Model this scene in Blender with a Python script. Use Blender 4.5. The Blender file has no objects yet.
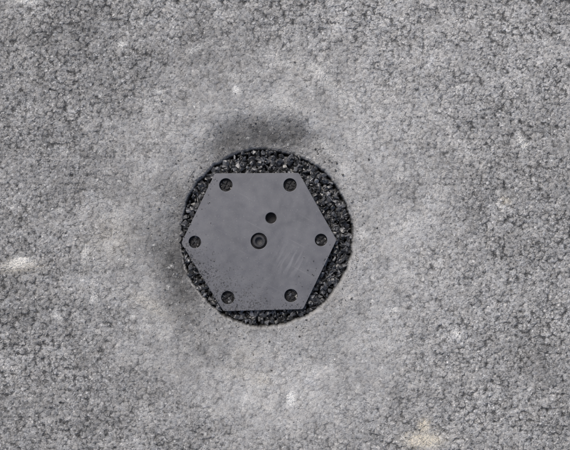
import bpy, bmesh, math, random
import numpy as np
from mathutils import Vector, Matrix, Euler
random.seed(7); rng=np.random.RandomState(11)
S=0.002
def P(px,py): return ((px-285)*S,(225-py)*S)
scene=bpy.context.scene
HC=P(266,237.5); HRX=87.0*S; HRY=89.5*S

# ---------------------------------------------------------------- numpy noise
def vnoise(x,y,scale,seed):
    r=np.random.RandomState(seed); T=r.rand(256,256)
    X=x*scale+1000.37; Y=y*scale+1000.71
    xi=np.floor(X).astype(np.int64); yi=np.floor(Y).astype(np.int64)
    fx=X-xi; fy=Y-yi; fx=fx*fx*(3-2*fx); fy=fy*fy*(3-2*fy)
    a=T[xi%256,yi%256]; b=T[(xi+1)%256,yi%256]; c=T[xi%256,(yi+1)%256]; d=T[(xi+1)%256,(yi+1)%256]
    return (a*(1-fx)+b*fx)*(1-fy)+(c*(1-fx)+d*fx)*fy
def fbm(x,y,scale,seed,o=4):
    s=0;a=1;t=0
    for i in range(o):
        ca,sa_=math.cos(0.6*i+.4),math.sin(0.6*i+.4)
        s=s+a*vnoise(x*ca-y*sa_,x*sa_+y*ca,scale*2.03**i,seed+i*17); t+=a; a*=0.55
    return s/t
def sstep(a,b,x):
    t=np.clip((x-a)/(b-a),0,1); return t*t*(3-2*t)

# ---------------------------------------------------------------- node helper
class NT:
    def __init__(s,mat):
        mat.use_nodes=True; s.t=mat.node_tree; s.t.nodes.clear(); s.dim='3D'
    def n(s,typ,**kw):
        nd=s.t.nodes.new(typ)
        for k,v in kw.items(): setattr(nd,k,v)
        return nd
    def l(s,a,b): s.t.links.new(a,b)
    def math(s,op,a,b=None,clamp=False):
        nd=s.t.nodes.new('ShaderNodeMath'); nd.operation=op; nd.use_clamp=clamp
        for i,v in enumerate((a,b)):
            if v is None: continue
            if isinstance(v,(int,float)): nd.inputs[i].default_value=v
            else: s.l(v,nd.inputs[i])
        return nd.outputs[0]
    def mr(s,v,a,b,c=0,d=1):
        nd=s.t.nodes.new('ShaderNodeMapRange'); s.l(v,nd.inputs[0])
        for i,q in enumerate((a,b,c,d)): nd.inputs[i+1].default_value=q
        return nd.outputs[0]
    def mix(s,f,a,b,mode='MIX'):
        nd=s.t.nodes.new('ShaderNodeMix'); nd.data_type='RGBA'; nd.blend_type=mode
        for idx,v in ((0,f),(6,a),(7,b)):
            if isinstance(v,(int,float)): nd.inputs[idx].default_value=v
            elif isinstance(v,tuple): nd.inputs[idx].default_value=(*v,1)
            else: s.l(v,nd.inputs[idx])
        return nd.outputs[2]
    def noise(s,vec,scale,detail=3,rough=0.55):
        nd=s.t.nodes.new('ShaderNodeTexNoise'); nd.noise_dimensions=s.dim; s.l(vec,nd.inputs['Vector'])
        nd.inputs['Scale'].default_value=scale; nd.inputs['Detail'].default_value=detail; nd.inputs['Roughness'].default_value=rough
        return nd
    def vor(s,vec,scale,feature='F1'):
        nd=s.t.nodes.new('ShaderNodeTexVoronoi'); nd.voronoi_dimensions=s.dim; nd.feature=feature; s.l(vec,nd.inputs['Vector'])
        nd.inputs['Scale'].default_value=scale; return nd

# ---------------------------------------------------------------- asphalt material
def asphalt_mat():
    m=bpy.data.materials.new('worn_asphalt'); N=NT(m); N.dim='2D'
    tc=N.n('ShaderNodeTexCoord').outputs['Object']
    w=N.noise(tc,170,1)
    wv=N.n('ShaderNodeVectorMath',operation='SUBTRACT'); N.l(w.outputs['Color'],wv.inputs[0]); wv.inputs[1].default_value=(.5,.5,.5)
    ws=N.n('ShaderNodeVectorMath',operation='SCALE'); N.l(wv.outputs[0],ws.inputs[0]); ws.inputs['Scale'].default_value=0.006
    wa=N.n('ShaderNodeVectorMath',operation='ADD'); N.l(tc,wa.inputs[0]); N.l(ws.outputs[0],wa.inputs[1]); vec=wa.outputs[0]
    at=lambda nm: N.n('ShaderNodeAttribute',attribute_name=nm).outputs['Fac']
    tone=at('tone'); smooth=at('smooth'); pale=at('pale'); cream=at('cream'); pitm=at('pitmask')
    vA=N.vor(vec,112); vB=N.vor(vec,250)
    sa=N.n('ShaderNodeSeparateColor'); N.l(vA.outputs['Color'],sa.inputs[0])
    sb=N.n('ShaderNodeSeparateColor'); N.l(vB.outputs['Color'],sb.inputs[0])
    fine=N.noise(tc,430,2,0.7).outputs['Fac']
    mid=N.noise(tc,165,2,0.65).outputs['Fac']
    rough_amt=N.math('SUBTRACT',1.0,N.math('MULTIPLY',smooth,0.52))
    v=N.math('ADD',N.mr(sa.outputs[0],0,1,-0.17,0.20),N.mr(sb.outputs[0],0,1,-0.22,0.26))
    v=N.math('ADD',v,N.mr(fine,0.3,0.7,-0.28,0.28))
    v=N.math('ADD',v,N.mr(mid,0.3,0.7,-0.17,0.17))
    v=N.math('MULTIPLY',v,rough_amt)
    v=N.math('ADD',v,1.04)
    pitA=N.mr(vA.outputs['Distance'],0.46,0.75,0,1)
    pitB=N.math('MULTIPLY',N.mr(vB.outputs['Distance'],0.48,0.78,0,1),0.75)
    pm_=N.mr(N.math('ADD',pitm,N.mr(mid,.35,.65,.5,-.3)),0.0,1.0,0.10,1.0)
    pits=N.math('MULTIPLY',N.math('MULTIPLY',N.math('MAXIMUM',pitA,pitB),pm_),rough_amt)
    dk=N.math('SUBTRACT',1.0,N.math('MULTIPLY',pits,0.72))
    hs=N.math('MULTIPLY',N.mr(mid,0.39,0.31,0,1),rough_amt)
    dk=N.math('MULTIPLY',dk,N.math('SUBTRACT',1.0,N.math('MULTIPLY',hs,0.42)))
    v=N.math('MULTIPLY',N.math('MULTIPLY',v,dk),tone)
    ps=N.math('GREATER_THAN',sb.outputs[1],0.945)
    ps=N.math('MULTIPLY',ps,N.mr(vB.outputs['Distance'],0.46,0.25,0,1))
    ps=N.math('MULTIPLY',ps,rough_amt)
    v=N.math('ADD',v,N.math('MULTIPLY',ps,0.8))
    base=N.mix(sa.outputs[1],(0.258,0.261,0.262),(0.278,0.274,0.265))
    cv=N.n('ShaderNodeVectorMath',operation='SCALE'); N.l(base,cv.inputs[0]); N.l(v,cv.inputs['Scale'])
    pn2=N.mr(fine,0.36,0.60,0.15,1)
    c=N.mix(N.math('MULTIPLY',pale,pn2,True),cv.outputs[0],(0.78,0.78,0.75))
    c=N.mix(N.math('MULTIPLY',cream,pn2,True),c,(0.72,0.65,0.51))
    b=N.n('ShaderNodeBsdfPrincipled'); N.l(c,b.inputs['Base Color']); b.inputs['Roughness'].default_value=0.88
    b.inputs['Specular IOR Level'].default_value=0.3
    h=N.math('MULTIPLY',pits,-0.0013)
    da=N.math('MULTIPLY',vA.outputs['Distance'],vA.outputs['Distance'])
    h=N.math('SUBTRACT',h,N.math('MULTIPLY',da,N.math('MULTIPLY',rough_amt,0.0024)))
    h=N.math('ADD',h,N.math('MULTIPLY',fine,0.0012))
    h=N.math('ADD',h,N.math('MULTIPLY',N.math('MULTIPLY',mid,rough_amt),0.0029))
    bp=N.n('ShaderNodeBump'); bp.inputs['Strength'].default_value=0.88; bp.inputs['Distance'].default_value=1.0
    N.l(h,bp.inputs['Height']); N.l(bp.outputs[0],b.inputs['Normal'])
    o=N.n('ShaderNodeOutputMaterial'); N.l(b.outputs[0],o.inputs[0]); return m

# ---------------------------------------------------------------- ground mesh (polar, hole in the middle)
NA=1440
rel=[(0.975,-0.055),(0.982,-0.035),(0.985,-0.02),(0.988,-0.010),(0.992,-0.005),(0.998,-0.002),(1.006,-0.0006)]
rad=list(np.arange(0.0030,0.70,0.0021))
far=[]; r=0.72
while r<3000: far.append(r); r*=1.35
nf=len(rel); rows=nf+len(rad)+len(far)
th=np.linspace(0,2*np.pi,NA,endpoint=False)
ct,st=np.cos(th),np.sin(th)
edge=1+0.008*np.sin(3*th+1)+0.005*np.sin(7*th+2)+0.030*(fbm(ct*0.1,st*0.1,110,5,3)-0.5)+0.020*(fbm(ct*0.1,st*0.1,320,9,2)-0.5)
bx,by=HRX*edge,HRY*edge
X=np.zeros((rows,NA));Y=X.copy();Z=X.copy()
for i,(q,z) in enumerate(rel):
    X[i]=HC[0]+bx*q*ct; Y[i]=HC[1]+by*q*st; Z[i]=z
for j,d in enumerate(rad+far):
    i=nf+j; X[i]=HC[0]+(bx+d)*ct; Y[i]=HC[1]+(by+d)*st
px=285+X/S; py=225-Y/S
def blob(cx,cy,rx,ry,ang=0,soft=1.0):
    a=math.radians(ang); dx=px-cx; dy=py-cy
    u=(dx*math.cos(a)+dy*math.sin(a))/rx; v=(-dx*math.sin(a)+dy*math.cos(a))/ry
    return np.exp(-(u*u+v*v)*soft)
wx=(fbm(X,Y,14,40)-0.5)*40; wy=(fbm(X,Y,14,80)-0.5)*40
px0,py0=px.copy(),py.copy()
px=px0+wx*0.5; py=py0+wy*0.5
dist=np.hypot((px-266)/87,(py-237.5)/89.5)
ang=np.degrees(np.arctan2(-(py-237.5),px-266))
def angw(c,w):
    d=(ang-c+180)%360-180; return np.exp(-(d/w)**2)
topd=angw(92,40)*np.exp(-(np.abs(dist-1.0)/0.36)**4)
leftd=angw(190,50)*np.exp(-(np.abs(dist-1.0)/0.36)**3.0)
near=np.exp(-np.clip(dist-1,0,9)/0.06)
ground=np.where(np.arange(rows)[:,None]>=nf,1,0)
Z+=ground*(-0.014*topd-0.010*leftd)
Z[:nf]+= Z[nf][None,:]*np.array([0,0.2,.5,.8,.9,1,1])[:,None]
fade=np.clip(1-(np.hypot(X,Y)-1.0)/2,0,1)*ground
Z+=fade*((fbm(X,Y,6,100)-0.5)*0.010+(fbm(X,Y,45,130,3)-0.5)*0.0034*(1-0.6*np.exp(-np.clip(dist-1,0,9)/0.8)))

big=fbm(X,Y,5,200,4); med=fbm(X,Y,22,230,4); sm=fbm(X,Y,60,260,3)
tone=0.96+0.28*(big-0.5)+0.48*(med-0.5)+0.34*(sm-0.5)
halo=np.exp(-((dist-1.70)/0.42)**2)
smooth=np.clip(1.0*np.exp(-np.clip(dist-1.3,0,9)**2/0.8)+0.7*(fbm(X,Y,8,300)-0.47)+0.40*blob(300,400,130,60)+0.25*blob(420,60,90,50),0,1)
tone+=0.07*halo
tone+=0.10*blob(500,70,170,110)+0.07*blob(430,60,110,90)+0.05*blob(340,120,80,40,30)+0.08*blob(430,300,150,120)+0.03*blob(300,400,160,60)
tone+=0.14*blob(108,235,24,28)+0.10*blob(105,290,40,22)+0.08*blob(380,260,40,60)+0.12*blob(270,365,70,28)
tone-=0.14*blob(90,150,75,45,20)+0.12*blob(60,330,60,35)+0.09*blob(80,60,90,50)+0.08*blob(30,420,60,50)+0.06*blob(0,200,60,120)
tone-=0.16*blob(525,355,50,30,20)+0.14*blob(470,215,60,22,30)+0.12*blob(520,130,30,60)+0.20*blob(208,352,40,13,0)
tone-=0.16*blob(345,350,50,24)+0.1*blob(215,62,45,35)
# dent shading painted into tone, plus tar residue, above and left of hole
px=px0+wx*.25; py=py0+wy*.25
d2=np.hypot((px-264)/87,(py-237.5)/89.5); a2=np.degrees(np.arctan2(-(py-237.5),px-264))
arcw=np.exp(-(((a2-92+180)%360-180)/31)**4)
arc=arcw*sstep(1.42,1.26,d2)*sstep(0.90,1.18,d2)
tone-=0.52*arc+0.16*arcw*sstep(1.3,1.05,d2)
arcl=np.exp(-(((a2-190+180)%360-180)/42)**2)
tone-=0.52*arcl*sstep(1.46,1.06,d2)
tone-=0.18*blob(182,308,22,28,-35)+0.14*blob(140,235,22,55)
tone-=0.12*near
tone=np.clip(tone,0.3,1.7)
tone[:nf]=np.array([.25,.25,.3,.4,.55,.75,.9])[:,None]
pitmask=sstep(0.37,0.61,fbm(X,Y,40,700,4))
px=px0+wx*0.15; py=py0+wy*0.15
pale=np.zeros_like(X); cream=np.zeros_like(X)
for (cx,cy,rx,ry,an,am) in [(291,399,3.5,7,0,1.0),(160,90,3.5,2.5,0,.7),(235,90,3,4,0,.8),(121,45,3.5,3,0,.8),(362,235,5,4,0,.5),
        (458,335,5,2.5,40,.9),(522,143,3,7,-20,.8),(20,264,13,4.5,-10,.9),(85,255,3,9,5,.6),(93,298,4,6,0,.5),(246,397,3,4,0,.5),
        (57,318,5,2.5,30,.6),(196,48,10,3,-30,.4),(318,72,14,6,30,.35),(280,60,18,6,20,.25),(395,310,4,3,0,.5),(28,2,10,3,0,.7),
        (500,205,5,2,40,.5),(330,85,26,5,40,.3),(286,102,14,6,20,.3),(460,90,3,4,0,.4),(545,40,3,3,0,.5),(60,210,3,3,0,.4),(420,170,3,2,0,.4),
        (330,150,14,4,45,.3),(345,170,10,4,60,.3)]:
    pale=np.maximum(pale,am*np.minimum(1,1.4*blob(cx,cy,rx,ry,an)))
for k in range(150):
    pale=np.maximum(pale,rng.uniform(.2,.75)*np.minimum(1,1.3*blob(rng.uniform(0,570),rng.uniform(0,450),rng.uniform(.9,2.2),rng.uniform(.8,1.6),rng.uniform(0,180))))
for (cx,cy,rx,ry,an,am) in [(425,427,5,7,0,.7),(424,441,17,7,0,.75),(262,380,9,7,0,.22),(240,372,12,5,0,.15),(20,267,20,6,0,.3),(150,306,22,6,30,.2),
        (110,238,22,18,0,.12),(245,355,14,8,0,.12),(505,200,6,3,30,.3)]:
    cream=np.maximum(cream,am*np.minimum(1,1.4*blob(cx,cy,rx,ry,an)))
pale=np.maximum(pale,0.20*sstep(0.50,0.70,fbm(X,Y,40,500,5))*halo)
pale*=ground; cream*=ground
co=np.stack([X,Y,Z],-1).reshape(-1,3)
i=np.arange(rows-1)[:,None]; j=np.arange(NA)[None,:]; j2=(j+1)%NA
F=np.stack([i*NA+j,(i+1)*NA+j,(i+1)*NA+j2,i*NA+j2],-1).reshape(-1,4)
me=bpy.data.meshes.new('asphalt_ground')
me.vertices.add(len(co)); me.vertices.foreach_set('co',co.ravel())
me.loops.add(F.size); me.loops.foreach_set('vertex_index',F.ravel())
me.polygons.add(len(F)); me.polygons.foreach_set('loop_start',np.arange(0,F.size,4)); me.polygons.foreach_set('loop_total',np.full(len(F),4))
me.update(calc_edges=True); me.polygons.foreach_set('use_smooth',np.ones(len(F),bool))
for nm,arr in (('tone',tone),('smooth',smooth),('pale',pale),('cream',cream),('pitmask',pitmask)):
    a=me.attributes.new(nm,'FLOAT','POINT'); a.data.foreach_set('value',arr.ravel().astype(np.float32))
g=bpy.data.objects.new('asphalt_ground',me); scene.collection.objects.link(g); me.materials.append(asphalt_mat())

# ---------------------------------------------------------------- stones helper
def rock_template(seed):
    r=random.Random(seed); bm=bmesh.new()
    sx,sy,sz=1,r.uniform(.6,.95),r.uniform(.5,.8)
    for k in range(r.randint(8,11)):
        v=Vector((r.gauss(0,1),r.gauss(0,1),r.gauss(0,1))).normalized()
        bm.verts.new((v.x*sx*r.uniform(.8,1),v.y*sy*r.uniform(.8,1),v.z*sz*r.uniform(.8,1)))
    res=bmesh.ops.convex_hull(bm,input=bm.verts)
    bmesh.ops.delete(bm,geom=[e for e in res['geom_interior'] if isinstance(e,bmesh.types.BMVert)],context='VERTS')
    bmesh.ops.bevel(bm,geom=list(bm.edges),offset=0.06,segments=1,affect='EDGES')
    bmesh.ops.triangulate(bm,faces=bm.faces)
    bm.verts.index_update()
    V=np.array([v.co[:] for v in bm.verts]); Fc=np.array([[v.index for v in fc.verts] for fc in bm.faces]); bm.free()
    return V,Fc
TPL=[rock_template(s) for s in range(24)]
def rocks(name,items,mat):
    Vs=[];Fs=[];val=[];off=0
    for (x,y,z,s,val_) in items:
        V,Fc=random.choice(TPL)
        R=np.array(Euler((random.uniform(0,6.3),random.uniform(0,6.3),random.uniform(0,6.3))).to_matrix())
        V2=V@R.T*s; V2[:,2]*=0.85
        Vs.append(V2+np.array([x,y,z])); Fs.append(Fc+off); off+=len(V); val+= [val_]*len(V)
    V=np.concatenate(Vs);Fc=np.concatenate(Fs)
    m=bpy.data.meshes.new(name); m.from_pydata(V.tolist(),[],Fc.tolist()); m.update()
    a=m.attributes.new('val','FLOAT','POINT'); a.data.foreach_set('value',np.array(val,dtype=np.float32))
    m.materials.append(mat)
    o=bpy.data.objects.new(name,m); scene.collection.objects.link(o); return o
def stone_mat(name,base,rough,spec):
    m=bpy.data.materials.new(name); N=NT(m)
    tc=N.n('ShaderNodeTexCoord').outputs['Object']
    val=N.n('ShaderNodeAttribute',attribute_name='val').outputs['Fac']
    n1=N.noise(tc,600,2,.6).outputs['Fac']
    k=N.math('MULTIPLY',val,N.mr(n1,.3,.7,.6,1.4))
    cv=N.n('ShaderNodeVectorMath',operation='SCALE'); cv.inputs[0].default_value=base; N.l(k,cv.inputs['Scale'])
    b=N.n('ShaderNodeBsdfPrincipled'); N.l(cv.outputs[0],b.inputs['Base Color'])
    N.l(N.mr(n1,.3,.7,rough-.1,rough+.15),b.inputs['Roughness']); b.inputs['Specular IOR Level'].default_value=spec
    bp=N.n('ShaderNodeBump'); bp.inputs['Strength'].default_value=0.4; bp.inputs['Distance'].default_value=0.0008
    N.l(n1,bp.inputs['Height']); N.l(bp.outputs[0],b.inputs['Normal'])
    o=N.n('ShaderNodeOutputMaterial'); N.l(b.outputs[0],o.inputs[0]); return m
black=stone_mat('bitumen_coated_stone',(0.036,0.037,0.039),0.36,0.85)
items=[]
def inside(x,y,k): return ((x-HC[0])/HRX)**2+((y-HC[1])/HRY)**2<k*k
for layer,(n,z,s0,s1) in enumerate([(1300,-0.022,.009,.013),(1150,-0.0125,.0075,.0118),(300,-0.0075,.006,.009),(450,-0.0075,.002,.004)]):
    for k in range(n):
        a=random.uniform(0,6.2832); q=math.sqrt(random.uniform(0.25,0.972**2))
        x=HC[0]+HRX*q*math.cos(a); y=HC[1]+HRY*q*math.sin(a)
        items.append((x,y,z+random.uniform(-.0025,.002),random.uniform(s0,s1),random.choice([.3,.5,.7,1,1.3,2.0,3.2])))
rocks('gravel',items,black)
bm=bmesh.new(); bmesh.ops.create_circle(bm,cap_ends=True,segments=96,radius=1)
for v in bm.verts: v.co=Vector((HC[0]+v.co.x*HRX*.995,HC[1]+v.co.y*HRY*.995,-0.034))
m=bpy.data.meshes.new('gravel_bed'); bm.to_mesh(m); bm.free(); m.materials.append(stone_mat('bed_soil',(0.012,0.012,0.013),.8,.2))
a=m.attributes.new('val','FLOAT','POINT'); a.data.foreach_set('value',np.ones(len(m.vertices),dtype=np.float32))
o=bpy.data.objects.new('gravel_bed',m); scene.collection.objects.link(o)
grit=stone_mat('loose_grit',(0.27,0.267,0.262),.75,.3); items=[]
def gz(x,y):
    ok,loc,nn,ix=g.ray_cast(Vector((x,y,0.5)),Vector((0,0,-1))); return loc.z if ok else 0
bpy.context.view_layer.update()
for k in range(3000):
    if random.random()<.30:
        a=random.uniform(0,6.28); q=1.02+abs(random.gauss(0,.20)); x=HC[0]+HRX*q*math.cos(a); y=HC[1]+HRY*q*math.sin(a); v=random.choice([.2,.3,.5,1,1.3])
    else:
        x=random.uniform(-.75,.75); y=random.uniform(-.6,.6); v=random.choice([.4,.7,.9,1,1.2,1.5,2.2])
        if inside(x,y,1.05): continue
    s=min(.0038,.0009+random.expovariate(1/.0008))
    items.append((x,y,gz(x,y)+s*.25,s,v))
rocks('loose_grit',items,grit)

# ---------------------------------------------------------------- hexagonal plate
hexp=[(215,173.5),(299,173),(336.5,240),(303,309),(223.5,311),(181.5,243)]
holes=[(226,185,6.6),(290,185,6.6),(195,242,6.2),(321,240,6.2),(228,297.5,6.6),(291,295.5,6.6)]
cen=(259,241,8.2); vent=(271,218,5.6)
ZT=0.003; TH=0.009
cu=bpy.data.curves.new('plate_curve','CURVE'); cu.dimensions='2D'; cu.fill_mode='BOTH'; cu.extrude=TH/2-.0006; cu.bevel_depth=0.0006; cu.bevel_resolution=2; cu.offset=-0.0006
def poly(pts):
    sp=cu.splines.new('POLY'); sp.points.add(len(pts)-1)
    for p,c in zip(sp.points,pts): p.co=(c[0],c[1],0,1)
    sp.use_cyclic_u=True
hp=[Vector(P(*q)) for q in hexp]; pts=[]
for k in range(6):
    a,b,c=hp[k-1],hp[k],hp[(k+1)%6]; d1=(a-b).normalized(); d2=(c-b).normalized(); rr=0.004
    p1=b+d1*rr;p2=b+d2*rr
    for t in (0,.33,.67,1): pts.append(((1-t)**2*p1+2*t*(1-t)*b+t*t*p2)[:])
poly(pts)
for (x,y,r) in holes+[cen,vent]:
    c=P(x,y); poly([(c[0]+r*S*math.cos(-t),c[1]+r*S*math.sin(-t)) for t in np.linspace(0,2*math.pi,48,endpoint=False)])
co_=bpy.data.objects.new('tmp',cu); scene.collection.objects.link(co_)
bpy.context.view_layer.update()
pm=bpy.data.meshes.new_from_object(co_.evaluated_get(bpy.context.evaluated_depsgraph_get()))
bpy.data.objects.remove(co_)
def plate_mat():
    m=bpy.data.materials.new('grey_painted_steel'); N=NT(m)
    tc=N.n('ShaderNodeTexCoord').outputs['Object']
    n1=N.noise(tc,14,4,.6).outputs['Fac']; n2=N.noise(tc,330,4,.7).outputs['Fac']; n3=N.noise(tc,60,4,.6).outputs['Fac']
    c=N.mix(N.mr(n1,.3,.7),(0.088,0.090,0.099),(0.116,0.118,0.129))
    c=N.mix(N.mr(n3,.35,.7,0,.35),c,(0.150,0.152,0.160))
    sx=N.n('ShaderNodeSeparateXYZ'); N.l(tc,sx.inputs[0])
    e=N.math('ADD',N.math('MULTIPLY',sx.outputs[0],-0.55),N.math('MULTIPLY',sx.outputs[1],-0.83))
    em=N.mr(e,0.075,0.165,0,0.16)
    chip=N.mr(N.math('ADD',n2,em),0.68,0.74,0,1)
    c=N.mix(N.math('MULTIPLY',chip,0.85),c,(0.025,0.025,0.027))
    sp=N.mr(N.noise(tc,420,2,.5).outputs['Fac'],0.66,.73,0,.45)
    c=N.mix(sp,c,(0.30,0.30,0.30))
    for rot,sc in ((35,210),(-62,260)):
        mp0=N.n('ShaderNodeMapping'); N.l(tc,mp0.inputs[0]); mp0.inputs['Rotation'].default_value=(0,0,math.radians(rot))
        mp=N.n('ShaderNodeMapping'); N.l(mp0.outputs[0],mp.inputs[0]); mp.inputs['Scale'].default_value=(1,0.03,1)
        s_=N.mr(N.noise(mp.outputs[0],sc,1,.5).outputs['Fac'],.71,.77,0,.16)
        c=N.mix(s_,c,(0.24,0.24,0.25))
    mp0=N.n('ShaderNodeMapping'); N.l(tc,mp0.inputs[0]); mp0.inputs['Rotation'].default_value=(0,0,math.radians(28))
    mp=N.n('ShaderNodeMapping'); N.l(mp0.outputs[0],mp.inputs[0]); mp.inputs['Scale'].default_value=(1,0.12,1)
    st=N.mr(N.noise(mp.outputs[0],150,1,.5).outputs['Fac'],.52,.60)
    dx=N.math('SUBTRACT',sx.outputs[0],P(291,260)[0]); dy=N.math('SUBTRACT',sx.outputs[1],P(291,260)[1])
    d=N.math('SQRT',N.math('ADD',N.math('MULTIPLY',dx,dx),N.math('MULTIPLY',dy,dy)))
    c=N.mix(N.math('MULTIPLY',st,N.mr(d,0.006,0.040,.25,0)),c,(0.30,0.30,0.31))  # faint reflection painted as pale streaks in the plate colour
    b=N.n('ShaderNodeBsdfPrincipled'); N.l(c,b.inputs['Base Color']); N.l(N.mr(n3,.3,.7,.30,.5),b.inputs['Roughness'])
    bp=N.n('ShaderNodeBump'); bp.inputs['Strength'].default_value=.35; bp.inputs['Distance'].default_value=.0006
    N.l(N.math('SUBTRACT',N.math('MULTIPLY',n2,.5),chip),bp.inputs['Height']); N.l(bp.outputs[0],b.inputs['Normal'])
    o=N.n('ShaderNodeOutputMaterial'); N.l(b.outputs[0],o.inputs[0]); return m
root=bpy.data.objects.new('hexagonal_steel_plate',None); scene.collection.objects.link(root)
pm.materials.clear(); pm.materials.append(plate_mat())
pl=bpy.data.objects.new('plate_body',pm); pl.location=(0,0,ZT-TH/2); scene.collection.objects.link(pl); pl.parent=root
bolt=stone_mat('dark_steel_bolt',(0.009,0.009,0.010),.5,.35)
def lathe(name,c,prof,mat,seg=40,rot=0):
    bm=bmesh.new(); rings=[]
    for (r,z) in prof:
        rings.append([bm.verts.new((c[0]+r*math.cos(rot+2*math.pi*k/seg),c[1]+r*math.sin(rot+2*math.pi*k/seg),z)) for k in range(seg)])
    for a,b in zip(rings,rings[1:]):
        for k in range(seg): bm.faces.new((a[k],b[k],b[(k+1)%seg],a[(k+1)%seg]))
    bm.faces.new(rings[-1])
    bmesh.ops.recalc_face_normals(bm,faces=bm.faces)
    m=bpy.data.meshes.new(name); bm.to_mesh(m); bm.free(); m.materials.append(mat)
    a=m.attributes.new('val','FLOAT','POINT'); a.data.foreach_set('value',np.ones(len(m.vertices),dtype=np.float32))
    o=bpy.data.objects.new(name,m); scene.collection.objects.link(o); o.parent=root; return o
def wedge_head(name,c,r,z,mat,rot,n=4):
    bm=bmesh.new()
    for q in range(n):
        a0=rot+2*math.pi*q/n; g_=0.15*r
        mid=a0+math.pi/n; off=Vector((math.cos(mid),math.sin(mid),0))*g_*1.5
        ring=[off]
        for t in np.linspace(a0+.2,a0+2*math.pi/n-.2,8): ring.append(Vector((r*math.cos(t),r*math.sin(t),0)))
        top=[bm.verts.new((c[0]+v.x*.96,c[1]+v.y*.96,z)) for v in ring]; bot=[bm.verts.new((c[0]+v.x,c[1]+v.y,z-.004)) for v in ring]
        bm.faces.new(top)
        for k in range(len(ring)): bm.faces.new((top[k],bot[k],bot[(k+1)%len(ring)],top[(k+1)%len(ring)]))
    bmesh.ops.recalc_face_normals(bm,faces=bm.faces)
    m=bpy.data.meshes.new(name); bm.to_mesh(m); bm.free(); m.materials.append(mat)
    a=m.attributes.new('val','FLOAT','POINT'); a.data.foreach_set('value',np.full(len(m.vertices),1.1,dtype=np.float32))
    o=bpy.data.objects.new(name,m); scene.collection.objects.link(o); o.parent=root
for k,(x,y,r) in enumerate(holes):
    c=P(x,y); R=r*S
    lathe(f'bolt_seat_{k+1}',c,[(R*1.02,ZT-TH+.0005),(R*.9,ZT-.0105),(R*.3,ZT-.0105)],bolt)
    wedge_head(f'bolt_head_{k+1}',c,R*.66,ZT-.0072,bolt,random.uniform(0,1.5))
c=P(*cen[:2]); R=cen[2]*S
lathe('centre_bolt',c,[(R*1.02,ZT-.008),(R*.80,ZT-.007),(R*.78,ZT-.001),(R*.72,ZT+.0003),(R*.50,ZT+.0003),(R*.42,ZT-.0006),(R*.40,ZT-.007),(R*.1,ZT-.0075)],stone_mat('centre_bolt_steel',(0.018,0.018,0.020),.4,.5),48)
c=P(*vent[:2]); R=vent[2]*S
lathe('vent_socket',c,[(R*1.03,ZT-.0085),(R*.85,ZT-.0085),(R*.8,ZT-.018),(R*.2,ZT-.018)],bolt,32)
items=[]
while len(items)<260:
    k=random.choice([3,4,4,4,3,5,2]); a,b=hp[k],hp[(k+1)%6]; t=random.random()
    ctr=Vector(P(259,241)); p=a.lerp(b,t); d=(ctr-p).normalized(); p=p+d*random.expovariate(1/.009)
    s=random.uniform(.0006,.0023)
    items.append((p.x,p.y,ZT+s*.3,s,random.choice([.4,.7,1,1.5])))
cr=rocks('bitumen_crumbs',items,black)

# ---------------------------------------------------------------- light, sky, camera
el,az=math.radians(52),math.radians(-30)
w=bpy.data.worlds.new('World'); scene.world=w; w.use_nodes=True; nt=w.node_tree
sky=nt.nodes.new('ShaderNodeTexSky'); sky.sky_type='NISHITA'; sky.sun_disc=False; sky.sun_elevation=el; sky.sun_rotation=az
sky.air_density=0.8; sky.dust_density=4.0; sky.ozone_density=0.3
bgn=nt.nodes['Background']; nt.links.new(sky.outputs[0],bgn.inputs[0]); bgn.inputs[1].default_value=0.15
L=bpy.data.lights.new('sun','SUN'); L.energy=2.2; L.angle=math.radians(18); L.color=(1,.975,.93)
lo=bpy.data.objects.new('sun',L); scene.collection.objects.link(lo)
dirv=Vector((math.sin(az)*math.cos(el),math.cos(az)*math.cos(el),math.sin(el)))
lo.rotation_euler=dirv.to_track_quat('Z','Y').to_euler(); lo.location=dirv*5
cam=bpy.data.cameras.new('camera'); camo=bpy.data.objects.new('camera',cam); scene.collection.objects.link(camo)
H=1.55; camo.location=(0,0,H); cam.sensor_width=36; cam.lens=36*H/(570*S); cam.clip_start=.01; cam.clip_end=6000
scene.camera=camo
scene.view_settings.view_transform='Standard'; scene.view_settings.look='None'
